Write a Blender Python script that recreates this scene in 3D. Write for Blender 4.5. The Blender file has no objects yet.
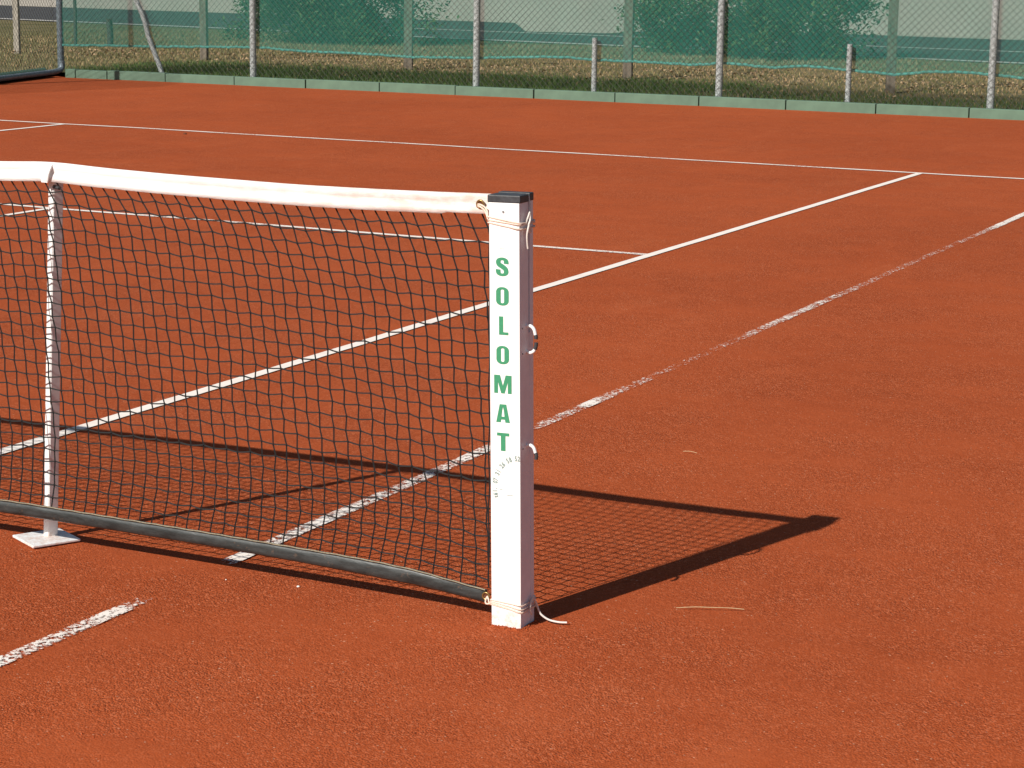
import bpy, bmesh, math, random
from mathutils import Vector, Matrix, noise as mnoise

random.seed(7)
sc = bpy.context.scene
C = sc.collection
R = math.radians

# ------------------------------------------------------------------ helpers
def lerp(a, b, t): return a + (b - a) * t
def interp(pts, x):
    if x <= pts[0][0]: return pts[0][1]
    for (x0, y0), (x1, y1) in zip(pts, pts[1:]):
        if x <= x1: return lerp(y0, y1, (x - x0) / (x1 - x0))
    return pts[-1][1]

def link(name, me, mat, parent=None):
    o = bpy.data.objects.new(name, me)
    C.objects.link(o)
    if mat is not None: me.materials.append(mat)
    if parent is not None: o.parent = parent
    return o
def obj(name, bm, mat, parent=None, smooth=False):
    me = bpy.data.meshes.new(name)
    if smooth:
        for f in bm.faces: f.smooth = True
    bm.to_mesh(me); bm.free()
    return link(name, me, mat, parent)
def raw(name, verts, faces, mat, parent=None, smooth=False):
    me = bpy.data.meshes.new(name)
    me.from_pydata(verts, [], faces); me.update()
    if smooth:
        me.polygons.foreach_set('use_smooth', [True] * len(me.polygons))
    return link(name, me, mat, parent)
def tag(o, label=None, cat=None, group=None, kind=None):
    if label: o['label'] = label
    if cat: o['category'] = cat
    if group: o['group'] = group
    if kind: o['kind'] = kind
    return o
def empty(name, loc, label, cat, group=None, rz=0):
    o = bpy.data.objects.new(name, None)
    o.empty_display_size = .1
    C.objects.link(o); o.location = loc; o.rotation_euler.z = rz
    return tag(o, label, cat, group)
def bx(bm, x0, x1, y0, y1, z0, z1):
    v = [bm.verts.new((x, y, z)) for z in (z0, z1) for y in (y0, y1) for x in (x0, x1)]
    for q in ((0, 2, 3, 1), (4, 5, 7, 6), (0, 1, 5, 4), (2, 6, 7, 3), (0, 4, 6, 2), (1, 3, 7, 5)):
        bm.faces.new([v[i] for i in q])
def bevel(bm, w, seg=2):
    bmesh.ops.bevel(bm, geom=list(bm.edges), offset=w, segments=seg, profile=.6, affect='EDGES')
def tube(bm, pts, r, n=8, cap=True, radii=None):
    pts = [Vector(p) for p in pts]
    rings = []; prev = None
    for i, p in enumerate(pts):
        d = (pts[min(i + 1, len(pts) - 1)] - pts[max(i - 1, 0)]).normalized()
        if prev is None:
            a = Vector((0, 0, 1)) if abs(d.z) < .9 else Vector((1, 0, 0))
            u = d.cross(a).normalized()
        else:
            u = (prev - d * prev.dot(d)).normalized()
        prev = u; w = d.cross(u)
        rr = radii[i] if radii else r
        rings.append([bm.verts.new(p + (u * math.cos(2 * math.pi * k / n) + w * math.sin(2 * math.pi * k / n)) * rr) for k in range(n)])
    for a, b in zip(rings, rings[1:]):
        for k in range(n):
            bm.faces.new((a[k], a[(k + 1) % n], b[(k + 1) % n], b[k]))
    if cap:
        bm.faces.new([bm.verts.new(v.co) for v in rings[0]][::-1]); bm.faces.new([bm.verts.new(v.co) for v in rings[-1]])
def smooth_path(pts, sub=6):
    pts = [Vector(p) for p in pts]; out = []
    for i in range(len(pts) - 1):
        p0, p1, p2, p3 = pts[max(i - 1, 0)], pts[i], pts[i + 1], pts[min(i + 2, len(pts) - 1)]
        for k in range(sub):
            t = k / sub
            out.append(.5 * ((2 * p1) + (p2 - p0) * t + (2 * p0 - 5 * p1 + 4 * p2 - p3) * t * t + (3 * p1 - p0 - 3 * p2 + p3) * t ** 3))
    out.append(pts[-1]); return out
def torus(bm, c, axis, R0, r, n=20, m=8):
    q = Vector((0, 0, 1)).rotation_difference(Vector(axis)); c = Vector(c)
    g = []
    for i in range(n):
        a = 2 * math.pi * i / n
        g.append([bm.verts.new(c + q @ Vector(((R0 + r * math.cos(b)) * math.cos(a), (R0 + r * math.cos(b)) * math.sin(a), r * math.sin(b)))) for b in [2 * math.pi * k / m for k in range(m)]])
    for i in range(n):
        for k in range(m):
            bm.faces.new((g[i][k], g[(i + 1) % n][k], g[(i + 1) % n][(k + 1) % m], g[i][(k + 1) % m]))
def disc(bm, c, axis, r, h, n=14):
    c = Vector(c); a = Vector(axis).normalized()
    tube(bm, [c, c + a * h], r, n)

# ------------------------------------------------------------------ materials
class NT:
    def __init__(s, name):
        s.m = bpy.data.materials.new(name); s.m.use_nodes = True
        s.t = s.m.node_tree; s.n = s.t.nodes; s.p = s.n['Principled BSDF']; s.out = s.n['Material Output']
    def add(s, typ, **kw):
        n = s.n.new(typ)
        for k, v in kw.items():
            if k.startswith('i_'):
                key = k[2:]; n.inputs[int(key) if key.isdigit() else key.replace('_', ' ')].default_value = v
            else: setattr(n, k, v)
        return n
    def L(s, a, b): s.t.links.new(a, b)
    def coord(s, scale=(1, 1, 1), kind='Object'):
        tc = s.add('ShaderNodeTexCoord'); mp = s.add('ShaderNodeMapping'); mp.inputs['Scale'].default_value = scale
        s.L(tc.outputs[kind], mp.inputs['Vector']); return mp.outputs[0]
    def noise(s, vec, scale, detail=3, rough=.55):
        n = s.add('ShaderNodeTexNoise'); n.inputs['Scale'].default_value = scale; n.inputs['Detail'].default_value = detail; n.inputs['Roughness'].default_value = rough
        s.L(vec, n.inputs['Vector']); return n.outputs['Fac']
    def ramp(s, fac, stops):
        r = s.add('ShaderNodeValToRGB'); e = r.color_ramp.elements
        while len(e) < len(stops): e.new(.5)
        for el, (p, c) in zip(e, stops):
            el.position = p; el.color = (c, c, c, 1) if not hasattr(c, '__len__') else (*c, 1)
        s.L(fac, r.inputs[0]); return r.outputs[0]
    def mix(s, fac, a, b, mode='MIX'):
        m = s.add('ShaderNodeMix', data_type='RGBA', blend_type=mode)
        for inp, v in ((m.inputs[0], fac), (m.inputs[6], a), (m.inputs[7], b)):
            if hasattr(v, 'is_linked'): s.L(v, inp)
            elif hasattr(v, '__len__'): inp.default_value = (*v, 1)
            else: inp.default_value = v
        return m.outputs[2]
    def math(s, op, a, b=0., clamp=False):
        m = s.add('ShaderNodeMath', operation=op, use_clamp=clamp)
        for i, v in enumerate((a, b)):
            if hasattr(v, 'is_linked'): s.L(v, m.inputs[i])
            else: m.inputs[i].default_value = v
        return m.outputs[0]
    def bump(s, h, strength, dist):
        b = s.add('ShaderNodeBump'); b.inputs['Strength'].default_value = strength; b.inputs['Distance'].default_value = dist
        s.L(h, b.inputs['Height']); s.L(b.outputs[0], s.p.inputs['Normal'])
    def base(s, c): s.L(c, s.p.inputs['Base Color'])

def simple(name, col, rough=.6, metal=0., var=.12, scale=20, bump=0., spec=None, col2=None, aniso=(1, 1, 1), contrast=(.35, .65)):
    t = NT(name); v = t.coord(aniso)
    f = t.ramp(t.noise(v, scale, 4), [(contrast[0], 0.), (contrast[1], 1.)])
    c2 = col2 or tuple(min(1, x * (1 - 2 * var)) for x in col)
    t.base(t.mix(f, c2, col))
    t.p.inputs['Roughness'].default_value = rough; t.p.inputs['Metallic'].default_value = metal
    if spec is not None: t.p.inputs['Specular IOR Level'].default_value = spec
    if bump: t.bump(t.noise(v, scale * 4, 3), .6, bump)
    return t.m

# red clay: several grain sizes of crushed brick, slow damp patches, drag-mat streaks along x
def clay_mat():
    t = NT('crushed_brick_clay'); v = t.coord()
    base = t.mix(t.ramp(t.noise(v, .45, 4), [(.38, 0.), (.60, 1.)]), (.328, .0635, .0172), (.386, .078, .022))
    st = t.ramp(t.noise(t.coord((.35, 5, 1)), 1.6, 4, .6), [(.38, 0.), (.62, 1.)])
    base = t.mix(t.math('MULTIPLY', st, .32), base, (.325, .060, .0155))
    mid = t.ramp(t.noise(v, 5, 4, .6), [(.4, 0.), (.64, 1.)])
    base = t.mix(t.math('MULTIPLY', mid, .3), base, (.425, .090, .027))
    def vor(scale):
        n = t.add('ShaderNodeTexVoronoi'); n.inputs['Scale'].default_value = scale; t.L(v, n.inputs['Vector']); return n
    scf = t.ramp(t.noise(t.coord((1.6, .5, 1)), 1.9, 3, .5), [(.60, 0.), (.70, 1.)])
    base = t.mix(t.math('MULTIPLY', scf, .35), base, (.43, .10, .033))
    rough = t.ramp(t.noise(v, 2.0, 4, .6), [(.36, .30), (.60, 1.)])      # where the top dressing is loose
    for scale, dk, lt, k in ((150, .13, .88, .32), (270, .2, .86, .40)):
        vo = vor(scale); sx = t.add('ShaderNodeSeparateColor'); t.L(vo.outputs['Color'], sx.inputs[0])
        d = t.math('MULTIPLY', t.math('LESS_THAN', sx.outputs[0], dk), t.math('MULTIPLY', rough, k))
        base = t.mix(d, base, (.17, .028, .008))
        l = t.math('MULTIPLY', t.math('GREATER_THAN', sx.outputs[0], lt), t.math('MULTIPLY', rough, .55))
        base = t.mix(l, base, (.56, .16, .07))
    sp = t.math('GREATER_THAN', sx.outputs[1], .9975)
    base = t.mix(t.math('MULTIPLY', sp, .6), base, (.66, .40, .27))
    t.base(base); t.p.inputs['Roughness'].default_value = .95; t.p.inputs['Specular IOR Level'].default_value = .12
    vb = vor(190); va = vor(80)
    h = t.math('MULTIPLY', t.math('ADD', t.math('MULTIPLY', va.outputs['Distance'], -.5), t.math('MULTIPLY', vb.outputs['Distance'], -1.)), rough)
    h = t.math('ADD', h, t.math('MULTIPLY', t.noise(v, 12, 4), .9))
    t.bump(h, .6, .006)
    return t.m
M = {}
M['clay'] = clay_mat()
M['grit'] = simple('clay_granule', (.42, .09, .03), .95, var=.25, scale=60, spec=.1)

def line_mat(name, stops=None, ylo=0, yhi=1, hole=.68, fade=0.):
    t = NT(name); v = t.coord()
    stain = t.ramp(t.noise(v, 9, 4, .6), [(.4, 0.), (.72, 1.)])
    col = t.mix(t.math('MULTIPLY', stain, .3), (.90, .835, .765), (.72, .5, .38))
    t.base(col); t.p.inputs['Roughness'].default_value = .8
    n1 = t.noise(v, 80, 6, .8)
    if stops:
        sx = t.add('ShaderNodeSeparateXYZ'); tc = t.add('ShaderNodeTexCoord'); t.L(tc.outputs['Object'], sx.inputs[0])
        mr = t.add('ShaderNodeMapRange'); t.L(sx.outputs['Y'], mr.inputs[0]); mr.inputs[1].default_value = ylo; mr.inputs[2].default_value = yhi
        cov = t.ramp(mr.outputs[0], [((y - ylo) / (yhi - ylo), c) for y, c in stops])
        # coverage also varies along and across the tape
        ed = t.math('ABSOLUTE', sx.outputs['X'])
        edm = t.math('MULTIPLY', t.math('GREATER_THAN', ed, .020), .035)
        big = t.math('MULTIPLY', t.math('SUBTRACT', t.noise(v, 8, 3), .5), .26)
        thr = t.math('SUBTRACT', t.math('ADD', t.math('ADD', t.math('MULTIPLY', cov, .215), .392), big), edm)
        a = t.ramp(t.math('ADD', t.math('SUBTRACT', thr, n1), .5), [(.49, 0.), (.515, 1.)])
        cz = t.math('GREATER_THAN', cov, .02)
        a = t.math('MULTIPLY', a, cz)
    else:
        lf = t.noise(t.coord((.8, .8, 1)), 1.7, 2)
        a = t.ramp(t.math('ADD', n1, t.math('MULTIPLY', t.math('SUBTRACT', lf, .5), fade)), [(hole, 1.), (hole + .05, 0.)])
    tr = t.add('ShaderNodeBsdfTransparent'); mx = t.add('ShaderNodeMixShader')
    t.L(a, mx.inputs[0]); t.L(tr.outputs[0], mx.inputs[1]); t.L(t.p.outputs[0], mx.inputs[2]); t.L(mx.outputs[0], t.out.inputs[0])
    return t.m
M['line'] = line_mat('white_court_line')
M['faded_line'] = line_mat('faded_court_line', hole=.55, fade=.4)
WEAR = [(-3, .45), (-.9, .55), (-.62, .5), (-.45, .62), (-.33, .75), (-.29, 0.), (.125, 0.), (.15, .95), (.3, .9), (.42, .5), (.62, .85), (.95, .52), (1.3, .5), (1.66, .62),
        (1.8, .5), (2.14, .3), (2.45, .42), (2.58, .95), (2.66, .4), (3.1, .16), (3.7, .04), (4.2, .2), (4.6, .46), (5.1, .5), (5.6, .3), (6.5, .16), (7.4, .14), (8.4, .24), (8.75, .55), (8.9, .8), (9.6, .8), (12, .6)]
M['worn_line'] = line_mat('worn_court_line', WEAR, -3, 12)

def white_paint(name, dirt_z):
    t = NT(name); v = t.coord()
    sx = t.add('ShaderNodeSeparateXYZ'); t.L(v, sx.inputs[0])
    mr = t.add('ShaderNodeMapRange'); t.L(sx.outputs['Z'], mr.inputs[0]); mr.inputs[1].default_value = 0; mr.inputs[2].default_value = dirt_z; mr.inputs[3].default_value = .55; mr.inputs[4].default_value = 0.
    d = t.math('MULTIPLY', mr.outputs[0], t.ramp(t.noise(v, 55, 4, .7), [(.42, 0.), (.62, 1.)]))
    sc_ = t.math('MULTIPLY', t.ramp(t.noise(t.coord((1, 1, .25)), 90, 4, .7), [(.62, 0.), (.72, 1.)]), .12)
    c = t.mix(t.math('MAXIMUM', d, sc_), (.86, .86, .85), (.55, .26, .14))
    t.base(c); t.p.inputs['Roughness'].default_value = .38
    t.bump(t.noise(v, 60, 3), .12, .002)
    return t.m
M['white'] = white_paint('white_powder_coat', .10)
M['white_stick'] = white_paint('white_painted_tube', .04)
M['side_white'] = simple('shade_tinted_white', (.82, .85, .90), .5, var=.04, scale=25, metal=.0)  # white with the blue cast of the shaded side mixed into the colour
M['cap'] = simple('dark_grey_plastic', (.055, .058, .065), .5, var=.2, scale=70, bump=.0005)
M['letter'] = simple('green_lettering', (.047, .29, .145), .5, var=.06, scale=120)
M['smalltext'] = simple('grey_green_print', (.24, .33, .31), .55, var=.05, scale=120)
M['rope'] = simple('pink_white_cord', (.84, .70, .60), .85, var=.1, scale=350, bump=.001, col2=(.72, .52, .40))
M['whiterope'] = simple('white_cord', (.8, .74, .68), .85, var=.08, scale=350, bump=.001)
M['brass'] = simple('brass_eyelet', (.42, .27, .10), .35, metal=.8, var=.2, scale=200)
M['net'] = simple('black_net_cord', (.009, .008, .008), .85, var=.2, scale=300)
M['steel'] = simple('zinc_steel', (.32, .33, .34), .45, metal=.4, var=.15, scale=150)
M['slot'] = simple('dark_slot', (.05, .05, .055), .6)

def tape_mat():
    t = NT('stained_white_tape'); v = t.coord()
    sx = t.add('ShaderNodeSeparateXYZ'); t.L(v, sx.inputs[0])
    mr = t.add('ShaderNodeMapRange'); t.L(sx.outputs['X'], mr.inputs[0]); mr.inputs[1].default_value = -.5; mr.inputs[2].default_value = .62; mr.inputs[3].default_value = .06; mr.inputs[4].default_value = .62
    s = t.ramp(t.noise(t.coord((1, 1, 2.2)), 13, 5, .68), [(.33, 0.), (.62, 1.)])
    s2 = t.ramp(t.noise(t.coord((.25, 1, 4)), 26, 4, .6), [(.5, 0.), (.7, 1.)])
    f = t.math('MULTIPLY', t.math('MAXIMUM', s, t.math('MULTIPLY', s2, .7)), mr.outputs[0])
    t.base(t.mix(f, (.85, .84, .83), (.60, .34, .24))); t.p.inputs['Roughness'].default_value = .75
    t.bump(t.math('ADD', t.noise(t.coord((.3, 1, 1.5)), 22, 3), t.math('MULTIPLY', t.noise(v, 500, 1), .15)), .5, .006)
    return t.m
M['tape'] = tape_mat()
def band_mat():
    t = NT('dark_tarpaulin_band'); v = t.coord((.35, 1, 1))
    f = t.ramp(t.noise(v, 30, 5, .7), [(.38, 0.), (.66, 1.)])
    c = t.mix(f, (.015, .019, .019), (.045, .052, .052))
    d = t.ramp(t.noise(t.coord(), 60, 4, .7), [(.62, 0.), (.7, 1.)])
    t.base(t.mix(t.math('MULTIPLY', d, .18), c, (.30, .17, .10)))
    t.p.inputs['Roughness'].default_value = .42
    t.bump(t.noise(t.coord((.25, 1, 1)), 45, 4), .5, .004)
    return t.m
M['band'] = band_mat()
M['bandedge'] = simple('tan_band_stitching', (.30, .26, .18), .8, var=.2, scale=200)
M['kerb'] = simple('green_painted_concrete', (.124, .205, .143), .85, var=.1, scale=6, bump=.002, col2=(.102, .166, .118))
M['pole'] = simple('galvanised_pole', (.40, .435, .43), .55, metal=.0, var=.25, scale=70, contrast=(.4, .6))
M['bluepole'] = simple('weathered_blue_grey_pipe', (.22, .27, .31), .5, metal=.2, var=.2, scale=30)
M['wire'] = simple('galvanised_wire', (.115, .125, .105), .6, metal=.0, var=.15, scale=40)
M['post'] = simple('weathered_timber', (.40, .36, .30), .85, var=.2, scale=30, aniso=(1, 1, .2), bump=.003)
M['shaded_post'] = simple('shaded_timber', (.20, .165, .125), .9, var=.25, scale=20, aniso=(1, 1, .2), bump=.003)  # darker copy of the timber, the windbreak's shade put into the colour
M['darkpole'] = simple('dark_rusty_stake', (.07, .055, .05), .8, var=.2, scale=30)
M['straw'] = simple('dry_straw', (.62, .46, .26), .8, var=.1, scale=60)
M['chip'] = simple('white_line_chip', (.85, .80, .72), .8, var=.05, scale=60)
M['clod'] = simple('dark_brown_clod', (.16, .05, .02), .95, var=.2, scale=60)

def screen_mat(name, col, trans):
    t = NT(name); v = t.coord()
    c = t.mix(t.ramp(t.noise(t.coord((1, 1, .4)), 4, 4), [(.35, 0.), (.65, 1.)]), tuple(x * .85 for x in col), col)
    d = t.add('ShaderNodeBsdfDiffuse'); t.L(c, d.inputs[0])
    tl = t.add('ShaderNodeBsdfTranslucent'); t.L(c, tl.inputs[0])
    m1 = t.add('ShaderNodeMixShader'); m1.inputs[0].default_value = .25; t.L(d.outputs[0], m1.inputs[1]); t.L(tl.outputs[0], m1.inputs[2])
    tr = t.add('ShaderNodeBsdfTransparent')
    m2 = t.add('ShaderNodeMixShader')
    # open-weave: the share of holes wavers a little over the cloth
    f = t.math('ADD', t.math('MULTIPLY', t.math('SUBTRACT', t.noise(v, 2.5, 3), .5), .18), trans)
    t.L(f, m2.inputs[0]); t.L(m1.outputs[0], m2.inputs[1]); t.L(tr.outputs[0], m2.inputs[2]); t.L(m2.outputs[0], t.out.inputs[0])
    return t.m
M['screen'] = screen_mat('green_windbreak_mesh', (.056, .262, .205), .51)
M['hem'] = screen_mat('teal_hem', (.13, .44, .39), .36)

def leafy(name, a, b, rough=.7, trans=.0):
    t = NT(name); g = t.add('ShaderNodeNewGeometry')
    c = t.mix(g.outputs['Random Per Island'], a, b)
    t.base(c); t.p.inputs['Roughness'].default_value = rough; t.p.inputs['Specular IOR Level'].default_value = .25
    return t.m
M['leaf'] = leafy('shrub_leaf', (.022, .050, .014), (.10, .15, .045), .5)
M['stem'] = simple('shrub_stem', (.13, .09, .06), .9, scale=30)
M['greenblade'] = leafy('green_grass_blade', (.032, .085, .020), (.11, .16, .045))
M['lawnblade'] = leafy('yellow_green_blade', (.10, .105, .038), (.24, .215, .10))
M['dryblade'] = leafy('dry_grass_blade', (.24, .165, .08), (.44, .31, .17))
M['litter'] = leafy('dead_leaf', (.21, .135, .075), (.37, .26, .15))
def lawn_mat():
    t = NT('patchy_lawn'); v = t.coord()
    f = t.ramp(t.noise(v, 1.3, 5, .65), [(.38, 0.), (.62, 1.)])
    c = t.mix(f, (.14, .135, .055), (.26, .21, .11))
    c = t.mix(t.ramp(t.noise(v, 26, 4, .7), [(.4, 0.), (.6, 1.)]), t.mix(.5, c, (.035, .04, .015)), c)
    t.base(c); t.p.inputs['Roughness'].default_value = .95; t.p.inputs['Specular IOR Level'].default_value = .1
    t.bump(t.noise(v, 40, 4), .8, .03)
    return t.m
M['lawn'] = lawn_mat()
M['ground'] = simple('dry_field', (.2, .16, .085), .95, var=.2, scale=.5)
M['asphalt'] = simple('asphalt', (.052, .054, .058), .9, var=.2, scale=6, bump=.004)
M['gravel'] = simple('pale_gravel', (.50, .45, .37), .95, var=.1, scale=3, bump=.006)
M['roadline'] = simple('road_paint', (.62, .60, .55), .8, var=.12, scale=8)
M['edging'] = simple('dark_green_board', (.05, .11, .08), .7, var=.15, scale=10)

# ------------------------------------------------------------------ the ground
def sheet(name, x0, x1, y0, y1, z, mat, nx=1, ny=1, zf=None):
    vs = [(lerp(x0, x1, i / nx), lerp(y0, y1, j / ny)) for j in range(ny + 1) for i in range(nx + 1)]
    vs = [(x, y, z + (zf(x, y) if zf else 0)) for x, y in vs]
    fs = [(j * (nx + 1) + i, j * (nx + 1) + i + 1, (j + 1) * (nx + 1) + i + 1, (j + 1) * (nx + 1) + i) for j in range(ny) for i in range(nx)]
    o = raw(name, vs, fs, mat, None, bool(zf)); o['kind'] = 'structure'
    return o
def kerb_y(x): return 17.93 + .0176 * x          # front foot of the kerb
sheet('ground', -300, 300, -300, 400, -.06, M['ground'])
def clay_z(x, y): return .0035 * mnoise.noise(Vector((x * .5, y * .5, 0)))
sheet('clay_court', -9.0, 10.5, -18.5, 18.0, 0, M['clay'], 120, 220,
      clay_z)
def lawn_z(x, y): return .02 * mnoise.noise(Vector((x * .6, y * .6, 2))) + .006 * mnoise.noise(Vector((x * 4, y * 4, 7)))
def road_edge(x): return 30.4 - .18 * (x + 7.5)
lw = sheet('lawn', -60, 25, 18.02, 31.0, .055, M['lawn'], 200, 40, lambda x, y: lawn_z(x, y) if 18.2 < y < 30.5 else 0)
for v in lw.data.vertices:
    v.co.y = 18.02 + (v.co.y - 18.02) * (road_edge(v.co.x) - 18.02) / (31.0 - 18.02)
    f = max(0., 1 - (v.co.y - 18.02) / 1.5); v.co.y += f * (kerb_y(max(-9.4, v.co.x)) + .085 - 18.02)
raw('side_lawn', [(-60, 12, .055), (-7.4, 12, .055), (-8.86, 17.9, .055), (-60, 17.9, .055)], [(0, 1, 2, 3)], M['lawn'])['kind'] = 'structure'

# lines: sheets 3-4 mm above the clay with slightly wandering edges
def court_line(name, a, b, w, mat, z=.004, jit=.0035, step=.12, ox=0.):
    a = Vector((*a, 0)); b = Vector((*b, 0)); d = (b - a); n = max(2, int(d.length / step)); d.normalize(); p = Vector((-d.y, d.x, 0))
    vs = []; fs = []
    for i in range(n + 1):
        c = a.lerp(b, i / n)
        wob = jit * mnoise.noise(c * 1.1 + Vector((9, 3, 1)))
        for s in (-1, 1):
            q = c + p * (s * (w / 2 + .6 * jit * mnoise.noise(c * 5 + Vector((s * 7, 0, 0)))) + wob)
            q.z = z + clay_z(q.x + ox, q.y)
            vs.append(q)
    fs = [(2 * i, 2 * i + 1, 2 * i + 3, 2 * i + 2) for i in range(n)]
    o = raw(name, vs, fs, mat); o['kind'] = 'structure'; return o
court_line('singles_sideline', (4.055, -11.83), (4.125, 11.83), .055, M['line'])
court_line('singles_sideline', (-4.09, -11.83), (-4.04, 11.83), .055, M['line'])
wl = court_line('doubles_sideline', (0, -11.83), (0, 11.83), .052, M['worn_line'], jit=.006, ox=5.469)
wl.location.x = 5.469; wl.rotation_euler.z = R(.06)
court_line('doubles_sideline', (-5.455, -11.83), (-5.455, 11.83), .05, M['line'])
court_line('service_line', (-4.06, 6.43), (4.08, 6.43), .056, M['faded_line'], jit=.006)
court_line('centre_service_line', (0, -6.4), (0, 6.4), .05, M['line'], .0047)
court_line('baseline', (-5.48, 11.86), (5.48, 11.86), .058, M['faded_line'], jit=.014)

# road and yard beyond the lawn
def strip(name, x0, x1, lo, hi, z, mat):
    o = raw(name, [(x0, lo(x0), z), (x1, lo(x1), z), (x1, hi(x1), z), (x0, hi(x0), z)], [(0, 1, 2, 3)], mat); o['kind'] = 'structure'; return o
far = lambda x: 40 - .1 * (x + 10)
strip('kerb_strip', -60, 25, road_edge, lambda x: road_edge(x) + .3, .075, M['roadline'])
strip('road', -60, 25, lambda x: road_edge(x) + .3, far, .05, M['asphalt'])
strip('road_edge_line', -14, 25, lambda x: 34.9 - .14 * (x + 10), lambda x: 35.1 - .14 * (x + 10), .054, M['roadline'])
strip('gravel_yard', -60, 25, far, lambda x: 130., .056, M['gravel'])
raw('gravel_apron', [(-10.6, 35.5, .058), (-9.0, 35.9, .058), (-8.8, 39.88, .058), (-13.2, 40.32, .058)], [(0, 1, 2, 3)], M['gravel'])['kind'] = 'structure'

# loose granules of clay in the foreground (uncountable)
def grit():
    vs = []; fs = []
    rnd = random.Random(3)
    n = 0
    while n < 26000:
        x = rnd.uniform(4.6, 8.4); y = rnd.uniform(-2.0, 3.6)
        den = .25 + 1.2 * max(0, mnoise.noise(Vector((x * 1.6, y * 1.6, 5))) + .25)
        if rnd.random() > den: continue
        s = rnd.uniform(.0010, .0022) if rnd.random() < .92 else rnd.uniform(.002, .0040)
        if n % 60 == 0:
            x = 6.384 + rnd.choice((-1, 1)) * rnd.uniform(0, .05); y = rnd.choice((-.032 - abs(rnd.gauss(0, .006)), rnd.uniform(-.03, .05)))
            if y > -.03: x = 6.428 + abs(rnd.gauss(0, .006))
            s = rnd.uniform(.002, .005)
        a = rnd.uniform(0, 6.28); k = len(vs)
        z = clay_z(x, y)
        for j in range(3):
            an = a + 2.094 * j; rr = s * rnd.uniform(.7, 1.3)
            vs.append((x + rr * math.cos(an), y + rr * math.sin(an), z - .0003))
        vs.append((x + rnd.uniform(-.4, .4) * s, y + rnd.uniform(-.4, .4) * s, z + s * rnd.uniform(.7, 1.2)))
        fs += [(k, k + 1, k + 3), (k + 1, k + 2, k + 3), (k + 2, k, k + 3)]
        n += 1
    o = raw('clay_grit', vs, fs, M['grit']); tag(o, 'loose red clay granules scattered over the foreground court', 'grit', kind='stuff')
grit()

# ------------------------------------------------------------------ kerb
KZ = .105
for i in range(15):
    x0 = (-8.57, -8.41, -7.93)[i] if i < 3 else i - 10.06
    x1 = (-8.41, -7.93, -7.06)[i] if i < 3 else x0 + 1.0
    bm = bmesh.new(); w = x1 - x0
    rk = random.Random(i); top = KZ + rk.uniform(-.004, .004)
    bx(bm, .006, w - .006, 0, .10, -.05, top); bevel(bm, .006)
    nth = ['leftmost', 'second', 'third', 'fourth', 'fifth', 'sixth', 'seventh', 'eighth', 'ninth', 'tenth', 'eleventh', 'twelfth', 'thirteenth', 'fourteenth'][min(i, 13)]
    if i > 13: bm.free(); break
    o = obj('kerb_block', bm, M['kerb'])
    o.location = (x0, kerb_y(x0) + rk.uniform(-.006, .006), 0); o.rotation_euler.z = .0176 + rk.uniform(-.002, .002)
    tag(o, ('short green kerb block at the corner, leftmost of the row' if i == 0 else
            '%s green kerb block counted from the corner pole' % nth if i < 11 else
            'green kerb block %s the right picture edge' % ('reaching' if i == 13 else 'second before' if i == 12 else 'third before')), 'kerb block', 'green concrete kerb blocks edging the clay')

# ------------------------------------------------------------------ chain-link fence with poles
def fy(x): return kerb_y(x) + .16
def pole(bm, x, y, z0, z1, r, n=12): tube(bm, [(x, y, z0), (x, y, z1)], r, n)
FENCE_H = 3.0
fence = empty('chain_link_fence', (-8.85, fy(-8.85), .05), 'long chain link fence on galvanised poles behind the green kerb', 'fence')
F0 = Vector(fence.location)
def fobj(name, bm, mat, smooth=True):
    bmesh.ops.translate(bm, verts=bm.verts, vec=-F0); return obj(name, bm, mat, fence, smooth)
for x in (-5.89, -2.87, .11, 3.12):
    bm = bmesh.new(); pole(bm, x, fy(x), 0.0, FENCE_H + .05, .040); fobj('fence_pole', bm, M['pole'])
for x, h in ((-1.385, .70), (1.58, .72)):
    bm = bmesh.new(); pole(bm, x, fy(x) - .005, 0.0, h, .030); o = fobj('stub_pole', bm, M['pole']); o['label'] = 'short cut-off steel pole'
bm = bmesh.new(); pole(bm, -8.79, fy(-8.8) + .06, .09, FENCE_H + .1, .042); o = fobj('corner_pole', bm, M['bluepole'])
bm = bmesh.new(); tube(bm, smooth_path([(-7.20, fy(-7.2), .03), (-7.24, fy(-7.2), .16), (-7.40, fy(-7.2), .52), (-7.62, fy(-7.4), 1.05), (-8.80, fy(-8.8), 3.0)], 4), .032, 10); o = fobj('brace_pole', bm, M['pole']); o['label'] = 'slanting brace pole'
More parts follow.
